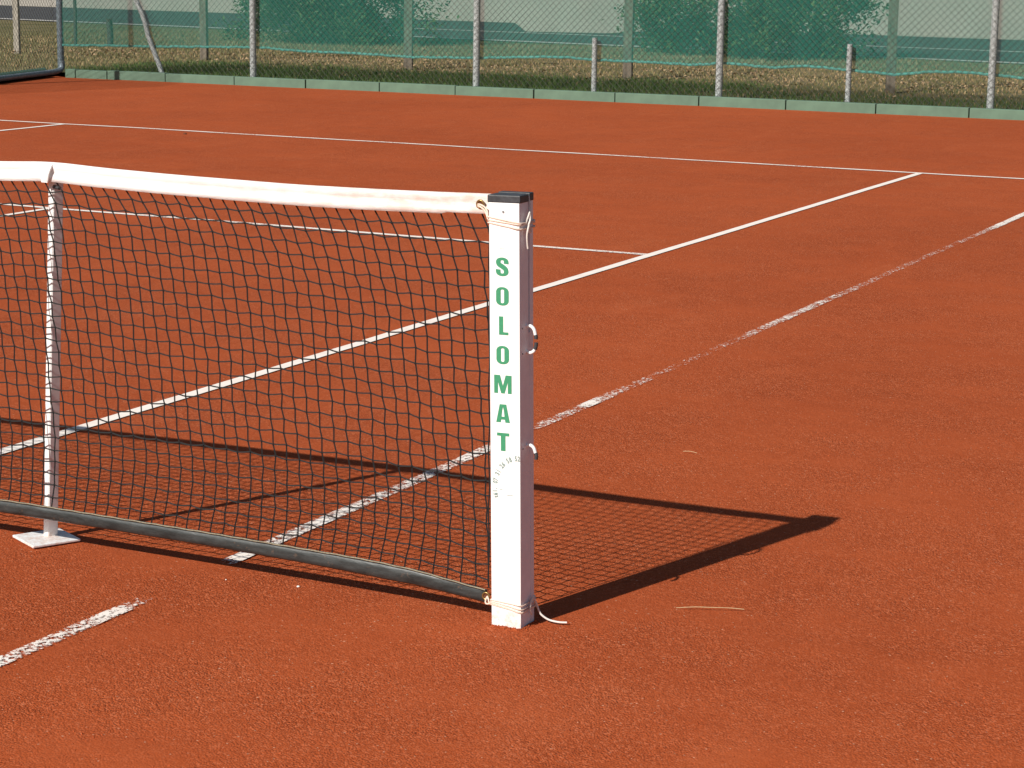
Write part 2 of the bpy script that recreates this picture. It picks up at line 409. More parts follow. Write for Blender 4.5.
def chain_link(P, ux, length, z0, z1, normal, off, pitch=.076, r=.0021):
    """woven wires as thin three-sided bars running both diagonals"""
    vs = []; fs = []
    H = z1 - z0; n = int((length + H) / pitch) + 1
    for sgn in (1, -1):
        for i in range(n):
            s0 = i * pitch - (H if sgn > 0 else 0)
            pts = []
            a, b = (s0, z0), (s0 + sgn * H, z1)
            if sgn < 0: a, b = (s0, z0), (s0 - H, z1)
            # clip to 0..length
            def clip(a, b):
                t0, t1 = 0., 1.
                dx = b[0] - a[0]
                for lim, sg in ((0., 1), (length, -1)):
                    fa = sg * (a[0] - lim); fb = sg * (b[0] - lim)
                    if fa < 0 and fb < 0: return None
                    if fa < 0: t0 = max(t0, fa / (fa - fb))
                    elif fb < 0: t1 = min(t1, fa / (fa - fb))
                if t1 - t0 < 1e-3: return None
                return t0, t1
            c = clip(a, b)
            if not c: continue
            seg = 10
            d = (Vector(ux) * (b[0] - a[0]) + Vector((0, 0, H))).normalized(); nn = Vector(normal); w = d.cross(nn)
            prev = None
            for k in range(2):
                t = lerp(c[0], c[1], k)
                p = P + Vector(ux) * lerp(a[0], b[0], t) + Vector((0, 0, lerp(a[1], b[1], t))) + nn * (off + sgn * .0015)
                base = len(vs)
                for q in range(3):
                    an = 2 * math.pi * q / 3
                    vs.append(p + (nn * math.cos(an) + w * math.sin(an)) * r)
                if prev is not None:
                    for q in range(3): fs.append((prev + q, prev + (q + 1) % 3, base + (q + 1) % 3, base + q))
                prev = base
    return vs, fs
ux = Vector((1, .0176, 0)).normalized(); nrm = Vector((ux.y, -ux.x, 0))
vs, fs = chain_link(Vector((-8.86, fy(-8.86), 0)) - F0, ux, 13.2, .07, FENCE_H, nrm, .046)
raw('wire_mesh', vs, fs, M['wire'], fence)

# windbreak cloth hung behind the poles
ws_z = [(-8.77, .394), (-8.18, .412), (-7.57, .418), (-6.6, .442), (-5.86, .459), (-5.23, .431), (-4.54, .43), (-3.73, .41), (-2.87, .427), (-2.39, .454), (-1.79, .474), (-1.41, .453), (-.8, .452), (-.2, .44), (.15, .474), (.7, .439), (1.07, .473), (1.52, .446), (2.07, .414), (2.5, .461), (2.87, .464), (3.49, .425), (4.4, .45)]
def screen():
    nx, nz = 220, 16; vs = []; hv = []
    for j in range(nz + 1):
        for i in range(nx + 1):
            x = lerp(-8.76, 4.3, i / nx); zb = interp(ws_z, x) + .006; z = lerp(zb, 2.15, j / nz)
            y = fy(x) + .058 + .018 * mnoise.noise(Vector((x * 2.6, z * 1.0, 3))) * (1.3 - j / nz) + .004
            vs.append((x, y, z))
    fs = [(j * (nx + 1) + i, j * (nx + 1) + i + 1, (j + 1) * (nx + 1) + i + 1, (j + 1) * (nx + 1) + i) for j in range(nz) for i in range(nx)]
    o = raw('windbreak_screen', vs, fs, M['screen'], None, True)
    tag(o, 'translucent green windbreak cloth hung along the chain link fence', 'windbreak')
    bm = bmesh.new()
    prev = None
    for i in range(nx + 1):
        x, y, z = vs[i]; k = .012 * mnoise.noise(Vector((x * 9, 0, 0)))
        prof = [(0, .004), (-.006, -.002), (-.007 + k, -.022), (0.004 + k, -.026), (.006, -.002)]
        ring = [bm.verts.new((x, y + a, z + b + k * .8)) for a, b in prof]
        if prev:
            for q in range(5): bm.faces.new((prev[q], prev[(q + 1) % 5], ring[(q + 1) % 5], ring[q]))
        prev = ring
    obj('hem', bm, M['hem'], o, True)
screen()

# side fence turning the corner, with its bottom pipe
side = empty('side_fence', (-8.82, 17.95, .05), 'blue grey pipe framed fence running from the corner pole to the left', 'fence')
S0 = Vector(side.location)
def sobj(name, bm, mat):
    bmesh.ops.translate(bm, verts=bm.verts, vec=-S0); return obj(name, bm, mat, side, True)
SD = Vector((.25, -1, 0)).normalized(); SN = Vector((1, .25, 0)).normalized(); SP = Vector((-8.86, 18.0, 0))
bm = bmesh.new(); tube(bm, smooth_path([(-8.70, 17.90, .20), (-8.70, 17.89, .11), (-8.70, 17.80, .075)] + [SP + SD * d + SN * .06 + Vector((0, 0, .062)) for d in (.45, 1., 2., 3., 5.)], 5), .036, 12); sobj('bottom_pipe', bm, M['bluepole'])
bm = bmesh.new()
tube(bm, [SP + SD * .3 + SN * -.03 + Vector((0, 0, .06)), SP + SD * 5 + SN * -.03 + Vector((0, 0, .06))], .06, 4); sobj('edging_board', bm, M['edging'])
for d in (2.2,):
    p = SP + SD * d; bm = bmesh.new(); pole(bm, p.x, p.y, 0, 3.6, .04); sobj('fence_pole', bm, M['bluepole'])
vs, fs = chain_link(SP + SD * .05 - S0, SD, 4.9, .1, 3.0, SN, .0, pitch=.076)
raw('wire_mesh', vs, fs, M['wire'], side)

# ------------------------------------------------------------------ posts beyond the fence
def timber_post(x, y, h, label, w=.10):
    bm = bmesh.new(); bx(bm, -w / 2, w / 2, -w / 2, w / 2, -.1, h)
    bevel(bm, .008)
    bmesh.ops.subdivide_edges(bm, edges=[e for e in bm.edges if abs(e.verts[0].co.z - e.verts[1].co.z) > .5], cuts=8)
    for v in bm.verts:
        v.co.x += .006 * mnoise.noise(Vector((v.co.z * 2, x, 0))); v.co.y += .006 * mnoise.noise(Vector((v.co.z * 2, x, 5)))
    o = obj('timber_post', bm, M['post'] if x < -12 else M['shaded_post']); o.location = (x, y, .05); o.rotation_euler.z = .3 + .1 * math.sin(x)
    tag(o, label, 'post', 'weathered posts standing on the grass beyond the fence')
timber_post(-12.25, 21.46, 2.3, 'pale weathered post on open grass left of the corner pole', .085)
timber_post(-9.03, 21.6, 2.3, 'weathered post behind the cloth right of the slanting brace')
timber_post(-5.63, 21.45, 2.3, 'weathered post behind the cloth just left of the open pale yard', .115)
timber_post(-2.32, 21.25, 2.3, 'weathered post behind the cloth right of the first stub pole', .115)
timber_post(1.28, 20.75, 2.3, 'weathered post behind the cloth right of the second stub pole', .105)
for x, y, r, lb in ((-13.26, 24.2, .028, 'thin dark stake behind the cloth nearest the corner pole'), (-12.65, 24.3, .05, 'thick dark stake behind the cloth beside the slanting brace')):
    bm = bmesh.new(); tube(bm, [(0, 0, -.1), (.01, 0, .5), (-.012, .01, 1.1), (.02, 0, 1.9 if r < .04 else .36)] if r < .04 else [(0, 0, -.1), (.008, 0, .2), (-.01, 0, .42), (-.005, 0, .44)], r, 9)
    o = obj('stake', bm, M['darkpole'], None, True); o.location = (x, y, .055); tag(o, lb, 'stake', 'dark stakes in the grass')

# ------------------------------------------------------------------ shrubs: leaf sprays spread through an uneven crown
def shrub(x, y, w, h, d, seed, label, n=15000):
    rnd = random.Random(seed)
    root = empty('shrub', (x, y, .05), label, 'shrub', 'large shrubs behind the windbreak')
    bm = bmesh.new(); tips = []
    for k in range(9):
        a = rnd.uniform(0, 6.28); l = rnd.uniform(.45, .8)
        tip = Vector((math.cos(a) * w * .42 * l, math.sin(a) * d * .42 * l, h * rnd.uniform(.35, .85)))
        mid = tip * .5 + Vector((rnd.uniform(-.1, .1), rnd.uniform(-.1, .1), h * .08))
        b = Vector((math.cos(a) * .1, math.sin(a) * .1, -.05))
        pts = smooth_path([b, mid, tip], 5)
        tube(bm, pts, .03, 6, radii=[lerp(.04, .008, i / (len(pts) - 1)) for i in range(len(pts))]); tips.append(tip)
    obj('stems', bm, M['stem'], root, True)
    clumps = []
    for k in range(150):
        u = Vector((rnd.gauss(0, 1), rnd.gauss(0, 1), rnd.gauss(0, 1))).normalized() * rnd.uniform(.55, 1.0)
        c = Vector((u.x * w * .45, u.y * d * .45, h * .5 + u.z * h * .46))
        if k < 85:
            a = rnd.uniform(0, 6.28); l = math.sqrt(rnd.random()); c = Vector((math.cos(a) * w * .47 * l, math.sin(a) * d * .45 * l, rnd.uniform(.12, 1.15)))
        clumps.append((c, rnd.uniform(.18, .42)))
    vs = []; fs = []
    for i in range(n):
        c, r = rnd.choice(clumps)
        p = c + Vector((rnd.gauss(0, .46), rnd.gauss(0, .46), rnd.gauss(0, .42))) * r
        if p.z < .03: continue
        L = rnd.uniform(.06, .12); W = L * rnd.uniform(.35, .5)
        q = Matrix.Rotation(rnd.uniform(0, 6.28), 3, 'Z') @ Matrix.Rotation(rnd.uniform(-.9, .9), 3, 'X') @ Matrix.Rotation(rnd.uniform(-.7, .7), 3, 'Y')
        k = len(vs)
        for a in ((0, 0, 0), (W / 2, L * .45, .008), (0, L, -.006), (-W / 2, L * .45, .008)): vs.append(p + q @ Vector(a))
        fs.append((k, k + 1, k + 2, k + 3))
    raw('leaves', vs, fs, M['leaf'], root)
shrub(-10.7, 28.0, 4.0, 2.6, 2.6, 1, 'dark leafy shrub behind the cloth between brace and open yard', 26000)
shrub(-3.3, 28.4, 4.3, 2.7, 2.8, 2, 'dark leafy shrub behind the cloth at the right stub pole', 28000)

# ------------------------------------------------------------------ grass
def grass(name, n, fx, hmin, hmax, w, mat, label, seed, lean=.5):
    rnd = random.Random(seed); vs = []; fs = []
    c = 0; tries = 0
    while c < n and tries < n * 30:
        tries += 1
        p = fx(rnd)
        if p is None: continue
        x, y = p
        if y > road_edge(x) - .05: continue
        z = .05 + lawn_z(x, y); h = rnd.uniform(hmin, hmax); a = rnd.uniform(0, 6.28); ww = w * rnd.uniform(.6, 1.3)
        dx, dy = math.cos(a) * ww, math.sin(a) * ww; b = rnd.uniform(0, 6.28); l = h * rnd.uniform(.1, 1.) * lean
        k = len(vs)
        vs += [(x - dx, y - dy, z), (x + dx, y + dy, z), (x + dx * .6 + math.cos(b) * l * .4, y + dy * .6 + math.sin(b) * l * .4, z + h * .6), (x - dx * .6 + math.cos(b) * l * .4, y - dy * .6 + math.sin(b) * l * .4, z + h * .6), (x + math.cos(b) * l, y + math.sin(b) * l, z + h)]
        fs += [(k, k + 1, k + 2, k + 3), (k + 3, k + 2, k + 4)]; c += 1
    o = raw(name, vs, fs, mat); tag(o, label, 'grass', kind='stuff')
def near_green(r):
    x = r.uniform(-9, 4.4); y = r.uniform(18.12, 21.6); lim = (20.9 if x < 0 else 20.1) + 1.0 * mnoise.noise(Vector((x * .8, 0, 1)))
    if x > -.5 and r.random() < .55: return None
    if y > kerb_y(x) + .14 and (y < lim or r.random() < .12): return x, y
def far_mix(r):
    x = r.uniform(-16, 4.2); y = r.uniform(18.3, 30.6)
    if x > -9.2 and y < 19.6: return None
    if mnoise.noise(Vector((x * .9, y * .9, 8))) > -.05: return x, y
def dry(r):
    x = r.uniform(-16, 4.2); y = r.uniform(18.4, 30.0)
    if x > -9 and y < (20.6 if x < 0 else 19.7) + .9 * mnoise.noise(Vector((x * .8, 0, 1))): return None if r.random() > .15 else (x, y)
    return x, y
def side_green(r):
    x = r.uniform(-17, -8.5); y = r.uniform(15.5, 30.5)
    if x < -8.95 + max(0, .25 * (18 - y)) : return x, y
grass('green_grass', 26000, near_green, .03, .08, .004, M['greenblade'], 'short green grass just behind the kerb', 11)
grass('lawn_grass', 20000, far_mix, .03, .07, .005, M['lawnblade'], 'patchy green grass on the far lawn', 12)
grass('dry_grass', 26000, dry, .025, .06, .005, M['dryblade'], 'dry straw coloured grass beneath the windbreak', 13, .9)
grass('corner_grass', 16000, side_green, .03, .06, .005, M['lawnblade'], 'yellow green lawn grass beyond the side fence', 14)
def litter():
    rnd = random.Random(5); vs = []; fs = []
    for i in range(4800):
        x = rnd.uniform(-13.5, 4.2); y = 22.3 + rnd.gauss(0, 1.1) if rnd.random() < .75 else rnd.uniform(19, 27)
        if y < 18.5 or (x < -9.2 and abs(y - 21.8) > 1.2): continue
        if mnoise.noise(Vector((x * .7, y * .7, 20))) < -.1: continue
        s = rnd.uniform(.012, .030); a = rnd.uniform(0, 6.28); k = len(vs); z = .085 + lawn_z(x, y)
        for q in range(4):
            an = a + q * 1.571; rr = s * (1 if q % 2 else .55)
            vs.append((x + rr * math.cos(an), y + rr * math.sin(an), z + rnd.uniform(0, .03)))
        fs.append((k, k + 1, k + 2, k + 3))
    o = raw('leaf_litter', vs, fs, M['litter']); tag(o, 'dead brown leaves strewn on the grass beneath the windbreak', 'leaves', kind='stuff')
litter()

# ------------------------------------------------------------------ net post
PX0, PX1, PY0, PY1 = -.0405, .0405, -.0385, .0385
post = empty('net_post', (6.3855, .0135, 0), 'white square net post lettered SOLOMAT with dark grey cap', 'net post')
post.rotation_euler = (0, R(-1.18), R(.6))
def post_body():
    bm = bmesh.new(); sw = .0045; sd = .02; sy = .012      # slot in the right face
    prof = [(PX0, PY0), (PX1, PY0), (PX1, sy - sw), (PX1 - sd, sy - sw), (PX1 - sd, sy + sw), (PX1, sy + sw), (PX1, PY1), (PX0, PY1)]
    lo = [bm.verts.new((x, y, -.05)) for x, y in prof]; hi = [bm.verts.new((x, y, 1.058)) for x, y in prof]
    n = len(prof)
    for i in range(n): bm.faces.new((lo[i], lo[(i + 1) % n], hi[(i + 1) % n], hi[i]))
    bm.faces.new(hi)
    corner = [e for e in bm.edges if abs(e.verts[0].co.z - e.verts[1].co.z) > .5 and abs(abs(e.verts[0].co.y) - .0385) < 1e-4]
    bmesh.ops.bevel(bm, geom=corner, offset=.0035, segments=3, profile=.5, affect='EDGES')
    return bm
obj('body', post_body(), M['side_white'], post)
bm = bmesh.new(); bx(bm, PX0 + .0005, PX1 - .0005, PY0 - .0024, PY0 - .0002, -.02, 1.0535); bevel(bm, .001, 2); obj('front_panel', bm, M['white'], post)
# lower part of the slot is closed by a white strip (the slot is only open near the top)
bm = bmesh.new(); bx(bm, PX1 - .006, PX1 - .0005, .012 - .0042, .012 + .0042, -.04, .735); obj('slot_cover', bm, M['side_white'], post)
# cap: base plate, two raised blocks with a gap the cord drops through
bm = bmesh.new(); bx(bm, PX0 - .004, PX1 + .002, PY0 - .003, .008, 1.053, 1.072); bevel(bm, .003)
bm2 = bmesh.new(); bx(bm2, PX0 - .003, PX1 + .001, .016, PY1 + .001, 1.054, 1.074); bevel(bm2, .003)
tmp = bpy.data.meshes.new('t'); bm2.to_mesh(tmp); bm2.free(); bm.from_mesh(tmp)
b3 = bmesh.new(); bx(b3, PX0 + .002, PX1 - .010, .0075, .0165, 1.0585, 1.072); b3.to_mesh(tmp); b3.free(); bm.from_mesh(tmp)
obj('cap', bm, M['cap'], post)
bm = bmesh.new(); disc(bm, (-.002, PY0 - .0024, 1.032), (0, -1, 0), .0028, .0016, 10); obj('screw', bm, M['steel'], post)
# small bracket on the left edge under the tape
bm = bmesh.new(); bx(bm, PX0 - .010, PX0 - .0005, -.022, .02, .985, 1.022); bevel(bm, .003); obj('side_bracket', bm, M['cap'], post)
# line hooks on the right side: white bent rods with dark tips
def hook(path, tip):
    bm = bmesh.new(); path, tip = [[(hx + (p[0] - hx) * .8, p[1], p[2] + .004) for p in q] for q in (path, tip)]; tube(bm, smooth_path(path, 6), .0042, 10); h = obj('hook', bm, M['white_stick'], post, True)
    bm = bmesh.new(); tube(bm, smooth_path(tip, 4), .0048, 10); obj('dark_tip', bm, M['cap'], h, True)
hx = PX1 - .002; hy = -.004
hook([(hx, hy, .748), (hx + .016, hy, .750), (hx + .028, hy, .742), (hx + .033, hy, .728)], [(hx + .033, hy, .729), (hx + .0345, hy, .724), (hx + .034, hy, .719)])
hook([(hx, hy, .688), (hx + .014, hy, .684), (hx + .026, hy, .688), (hx + .031, hy, .695)], [(hx + .031, hy, .694), (hx + .0345, hy, .702), (hx + .0355, hy, .710)])
hook([(hx, hy, .452), (hx + .014, hy, .455), (hx + .026, hy, .449), (hx + .032, hy, .436)], [(hx + .032, hy, .437), (hx + .0345, hy, .430), (hx + .0335, hy, .421)])
for z in (.750, .688, .453):
    bm = bmesh.new(); disc(bm, (PX1, PY0 + .012, z), (1, 0, 0), .0022, .0012, 10); obj('rivet', bm, M['steel'], post)

# condensed heavy green letters down the front face (flat print, 0.6 mm proud)
FY = PY0 - .0030
def poly_letter(bm, polys, x0, x1, z0, z1, shear=-.0):
    for poly in polys:
        vs = [bm.verts.new((lerp(x0, x1, u), FY, lerp(z0, z1, v))) for u, v in poly]
        bm.faces.new(vs)
def ringstrip(outer, inner):
    n = len(outer)
    return [[outer[i], outer[(i + 1) % n], inner[(i + 1) % n], inner[i]] for i in range(n)]
def rrect(x0, x1, y0, y1, rx, ry, n=5):
    pts = []
    for cx, cy, a0 in ((x1 - rx, y0 + ry, -90), (x1 - rx, y1 - ry, 0), (x0 + rx, y1 - ry, 90), (x0 + rx, y0 + ry, 180)):
        for k in range(n + 1):
            a = R(a0 + 90 * k / n); pts.append((cx + rx * math.cos(a), cy + ry * math.sin(a)))
    return pts
GO = ringstrip(rrect(0, 1, 0, 1, .45, .26), rrect(.37, .63, .13, .87, .13, .07))
GL = [[(0, 0), (1, 0), (1, .15), (.45, .15), (.45, 1), (0, 1)]]
GM = [[(0, 0), (.22, 0), (.22, .62), (.22, 1), (0, 1)], [(1, 0), (1, 1), (.78, 1), (.78, .62), (.78, 0)], [(.22, 1), (.22, .62), (.40, 0), (.5, 0), (.5, .42), (.34, 1)], [(.78, 1), (.66, 1), (.5, .42), (.5, 0), (.60, 0), (.78, .62)]]
GA = [[(0, 0), (.33, 0), (.37, .16), (.44, .66), (.5, .86), (.5, 1), (.26, 1)], [(1, 0), (.74, 1), (.5, 1), (.5, .86), (.56, .66), (.63, .16), (.67, 0)], [(.37, .16), (.63, .16), (.605, .32), (.395, .32)]]
GT = [[(0, 1), (0, .83), (.31, .83), (.31, 0), (.69, 0), (.69, .83), (1, .83), (1, 1)]]
def glyph_s():
    cl = [(.815, .66), (.815, .76), (.74, .88), (.5, .93), (.26, .88), (.19, .74), (.27, .62), (.5, .52), (.73, .40), (.81, .26), (.74, .12), (.5, .07), (.26, .12), (.185, .24), (.185, .36)]
    wx, wy = .185, .075
    cl = [Vector((a, b, 0)) for a, b in cl]; sm = smooth_path(cl, 4); L = []; Rr = []
    for i, p in enumerate(sm):
        d = sm[min(i + 1, len(sm) - 1)] - sm[max(i - 1, 0)]
        n = Vector((-d.y * 1.0, d.x, 0)); nx = Vector((n.x / .7, n.y, 0)).normalized()
        ww = .185 * abs(nx.x) ** 1.5 + .085 * abs(nx.y)
        mid = abs(p.y - .5) < .2
        L.append((p.x + nx.x * .185, p.y + nx.y * (.13 if mid else .075))); Rr.append((p.x - nx.x * .185, p.y - nx.y * (.13 if mid else .075)))
    return [[L[i], Rr[i], Rr[i + 1], L[i + 1]] for i in range(len(sm) - 1)]
GS = glyph_s()
LET = [(GS, .034, .896, 0), (GO, .034, .8245, 0), (GL, .025, .753, .003), (GO, .034, .681, 0), (GM, .047, .609, .0), (GA, .037, .537, .0), (GT, .033, .466, .0)]
for g, w, zc, dx in LET:
    bm = bmesh.new()
    xc = -.0055 + dx; zc += .0035
    poly_letter(bm, g, xc - w / 2, xc + w / 2, zc - .0225, zc + .0225)
    bmesh.ops.recalc_face_normals(bm, faces=bm.faces)
    obj('letter', bm, M['letter'], post)
# phone number set on an arc, and small print
def text_mesh(ch, size):
    cu = bpy.data.curves.new('txt', 'FONT'); cu.body = ch; cu.size = size; cu.align_x = 'CENTER'; cu.resolution_u = 3; cu.offset = size * .04
    o = bpy.data.objects.new('txt', cu); C.objects.link(o)
    dg = bpy.context.evaluated_depsgraph_get(); dg.update()
    me = bpy.data.meshes.new_from_object(o.evaluated_get(dg))
    C.objects.unlink(o); bpy.data.objects.remove(o); bpy.data.curves.remove(cu)
    return me
def put_text(bm, ch, size, u, z, ang, sx=1.):
    me = text_mesh(ch, size)
    n0 = len(bm.verts); bm.from_mesh(me); bm.verts.ensure_lookup_table()
    ca, sa = math.cos(ang), math.sin(ang)
    for v in list(bm.verts)[n0:]:
        a, b = v.co.x * sx, v.co.y; v.co = Vector((u + a * ca - b * sa, FY, z + a * sa + b * ca))
    bpy.data.meshes.remove(me)
bm = bmesh.new()
s = 'tél. 07 31 26 58 52'; cx, cz, rx, rz = .033, .353, .056, .072
arc = [(cx + rx * math.cos(R(a)), cz + rz * math.sin(R(a))) for a in range(198, 86, -1)]
cum = [0.]
for (a, b), (c, d) in zip(arc, arc[1:]): cum.append(cum[-1] + math.hypot(c - a, d - b))
for i, ch in enumerate(s):
    if ch == ' ': continue
    g = cum[-1] * i / (len(s) - 1)
    k = max(1, min(len(arc) - 1, next((q for q, c in enumerate(cum) if c >= g), 1)))
    ang = math.atan2(arc[k][1] - arc[k - 1][1], arc[k][0] - arc[k - 1][0])
    put_text(bm, ch, .0172, arc[k][0], arc[k][1], ang, .72)
obj('phone_number', bm, M['smalltext'], post)
for marks in (((-.016, -.0085, .350, .0022),), ((.004, .022, .3372, .0024),), ((-.013, .001, .943, .0016),)):      # print too small to read
    bm = bmesh.new()
    for u0, u1, z, h in marks:
        n = 9; row = [(lerp(u0, u1, i / n), h * (.55 + .45 * math.sin(i * 2.4 + z * 50))) for i in range(n + 1)]
        lo = [bm.verts.new((u, FY, z - hh / 2)) for u, hh in row]; hi = [bm.verts.new((u, FY, z + hh / 2)) for u, hh in row]
        for i in range(n): bm.faces.new((lo[i], lo[i + 1], hi[i + 1], hi[i]))
    obj('small_print', bm, M['smalltext'], post)
tmp = None

# ------------------------------------------------------------------ net
XL, XR = 1.2, 6.318
top_pts = [(1.2, 1.000), (3.0, 1.022), (4.2, 1.049), (4.7, 1.064), (4.87, 1.069), (4.96, 1.0745), (5.01, 1.0765), (5.08, 1.0735), (5.18, 1.069), (5.4, 1.064), (5.78, 1.060), (6.1, 1.064), (6.33, 1.0705)]
def ztop(x): return sum(interp(top_pts, x + d) for d in (-.06, -.04, -.02, 0, .02, .04, .06)) / 7
band_pts = [(1.2, .11), (4.9, .123), (5.5, .118), (5.9, .112), (6.0, .109), (6.12, .102), (6.22, .090), (6.33, .077)]
def zband(x): return interp(band_pts, x)      # top edge of the bottom band
net = empty('tennis_net', (5.6, 0, 0), 'black tennis net with white headband and dark bottom band', 'net')
N0 = Vector(net.location)
def nobj(name, bm, mat, smooth=True):
    bmesh.ops.translate(bm, verts=bm.verts, vec=-N0); return obj(name, bm, mat, net, smooth)
def netting():
    p = .0374; cols = int((XR - XL) / p) + 6; rows = 27
    P = []
    for i in range(-1, cols + 3):
        col = []
        for j in range(rows + 1):
            x0 = XL + i * p; t = j / rows
            zt = ztop(x0) - .047; zb = zband(min(6.33, x0 + .13 if x0 > 5.9 else x0 + .09)) - .005
            down = t * (zt - zb)
            sh = .052 * (1 - math.exp(-down / .085)) + .098 * down
            # strings near the post lean less; low down the left ones swing back
            sh *= 1 - .25 * math.exp(-((x0 - 6.3) / .25) ** 2)
            sw = -.035 * max(0, (down - .66) / .24) ** 2 * (1 if x0 < 6.0 else max(0, 1 - (x0 - 6.0) / .2))
            nz = Vector((x0 * 5, down * 6, 1.))
            x = x0 + sh + sw + .0055 * mnoise.noise(nz) + .0018 * mnoise.noise(nz * 4) + random.uniform(-.0010, .0010)
            tt = t + .012 * math.sin(math.pi * t) * mnoise.noise(Vector((x0 * 1.4, 7, t * 2)))
            z = zt - tt * (zt - zb) + (.003 * mnoise.noise(Vector((x0 * 9, down * 7, 9))) + random.uniform(-.0009, .0009) if 0 < j < rows else 0)
            y = .004 + .016 * math.sin(math.pi * t) * (.5 + mnoise.noise(Vector((x0 * .9, t, 3)))) + .003 * mnoise.noise(Vector((x0 * 9, down * 9, 2)))
            if 0 < j < rows:
                zz = 1 if (i + j) % 2 else -1
                x += .0016 * zz; z += .0022 * zz
            col.append(Vector((x, y, z)))
        P.append(col)
    vs = []; fs = []
    def seg(a, b, r=.0022, sag=.0004):
        # three-piece cord, each a three-sided bar that sags a touch
        d = b - a
        if d.length < 1e-5: return
        u = d.cross(Vector((0, 1, 0))); u.normalize(); w = Vector((0, 1, 0))
        mid = (a + b) / 2 + Vector((0, 0, -sag))
        prev = None
        for q in (a, mid, b):
            k = len(vs)
            for e in range(3):
                an = 2.094 * e; vs.append(q - N0 + (u * math.cos(an) + w * math.sin(an)) * r)
            if prev is not None:
                for e in range(3): fs.append((prev + e, prev + (e + 1) % 3, k + (e + 1) % 3, k + e))
            prev = k
    def knot(c, r=.0046):
        k = len(vs); c = c - N0
        for o in ((r, 0, 0), (-r, 0, 0), (0, r, 0), (0, -r, 0), (0, 0, r), (0, 0, -r)): vs.append(c + Vector(o))
        for f in ((0, 2, 4), (2, 1, 4), (1, 3, 4), (3, 0, 4), (2, 0, 5), (1, 2, 5), (3, 1, 5), (0, 3, 5)): fs.append(tuple(k + q for q in f))
    XE = lambda z: 6.322 - .012 * z
    for i, col in enumerate(P):
        for j, a in enumerate(col):
            if a.x > XE(a.z) or a.x < XL - .05: 
                continue
            if 0 < j < rows: knot(a)
            if j < rows:
                b = col[j + 1]
                if b.x > XE(b.z):
                    f = (XE(a.z) - a.x) / (b.x - a.x); b = a.lerp(b, max(0, min(1, f)))
                seg(a, b)
            if i + 1 < len(P) and 0 < j < rows:
                b = P[i + 1][j].copy()
                if b.x > XE(b.z):
                    f = (XE(a.z) - a.x) / (b.x - a.x); b = a.lerp(b, max(0, min(1, f)))
                seg(a, b, sag=.0005)
    raw('netting', vs, fs, M['net'], net)
netting()
# side cord the mesh is laced to
bm = bmesh.new(); tube(bm, smooth_path([(6.322 - .012 * z + .002 * math.sin(z * 40), .004, z) for z in [.09 + .05 * k for k in range(20)]], 2), .0019, 8); nobj('side_cord', bm, M['net'])
# headband: folded cloth over a cable, rings along x
def band_sweep(bm, xs, prof_at, y_at):
    prev = None
    for x in xs:
        ring = [bm.verts.new((x, y_at(x) + a, b)) for a, b in prof_at(x)]
        n = len(ring)
        if prev:
            for q in range(n): bm.faces.new((prev[q], prev[(q + 1) % n], ring[(q + 1) % n], ring[q]))
        else: bm.faces.new(ring)
        prev = ring
    bm.faces.new(prev[::-1])
def tape_prof(x):
    zt = ztop(x); k = .4 * math.exp(-((x - 5.0) / .05) ** 2)       # pinched by the stick head
    h = .052 + .0025 * mnoise.noise(Vector((x * 4, 2, 2))) - (.004 if x > 6.2 else 0)
    b1 = .003 * mnoise.noise(Vector((x * 7, 0, 4))); b2 = .003 * mnoise.noise(Vector((x * 6, 0, 14)))
    fl = .0055 * (1 - k)
    cre = .0045 + b2
    endf = max(0., min(1., (6.33 - x) / .12)); cre *= .3 + 1.4 * abs(mnoise.noise(Vector((x * 2.3, 4, 4)))); b2 *= 1 + 1.6 * max(0, min(1, (5.0 - x) / .1))
    rr = .0065 * (.45 + .55 * endf)
    return [(-rr * .1, zt), (-rr * .8, zt - .004), (-rr, zt - .011), (-rr * .75, zt - .019), (-.0015 * endf - cre * .3, zt - .027), (-.005 - b1 - fl * .5, zt - .036), (-.006 - fl - b1, zt - h),
            (-.003 - fl - b1, zt - h), (.003 + fl, zt - h + .003), (.006 + fl, zt - h + .003), (.004, zt - .026), (rr, zt - .012), (rr * .7, zt - .003)]
bm = bmesh.new(); xs = [XL + (6.322 - XL) * i / 340 for i in range(341)]
band_sweep(bm, xs, tape_prof, lambda x: .001 * mnoise.noise(Vector((x * 3, 1, 1)))); nobj('headband', bm, M['tape'])
# bottom band: tarpaulin sleeve, flattened and twisted towards the post
def bot_prof(x):
    zt = zband(x); tw = max(0., min(1., (x - 6.05) / .27)); h = lerp(.038, .034, tw) + .005 * math.exp(-((x - 6.0) / .2) ** 2)
    n1 = (.0012 + .003 * tw) * mnoise.noise(Vector((x * 7, 3, 3))); n2 = (.0012 + .003 * tw) * mnoise.noise(Vector((x * 11, 8, 3)))
    f = lerp(1, .55, tw)
    return [(-.003, zt), (-.008 * f + n1, zt - h * .14), (-.0095 * f + n1, zt - h * .38), (-.0095 * f + n2, zt - h * .64), (-.009 * f + n2, zt - h * .86), (0, zt - h), (.008 * f, zt - h * .85), (.011 * f, zt - h * .5), (.008 * f, zt - h * .15), (.003, zt)]
bm = bmesh.new(); xs = [XL + (6.315 - XL) * i / 300 for i in range(301)]
band_sweep(bm, xs, bot_prof, lambda x: .004 + .002 * mnoise.noise(Vector((x * 2, 5, 1)))); nobj('bottom_band', bm, M['band'])
bm = bmesh.new(); tube(bm, [(x, -.0045 + .002 * mnoise.noise(Vector((x * 2, 5, 1))), zband(x) + .0012 + .0006 * math.sin(x * 90)) for x in xs], .0020, 6); nobj('band_edge_cord', bm, M['bandedge'])
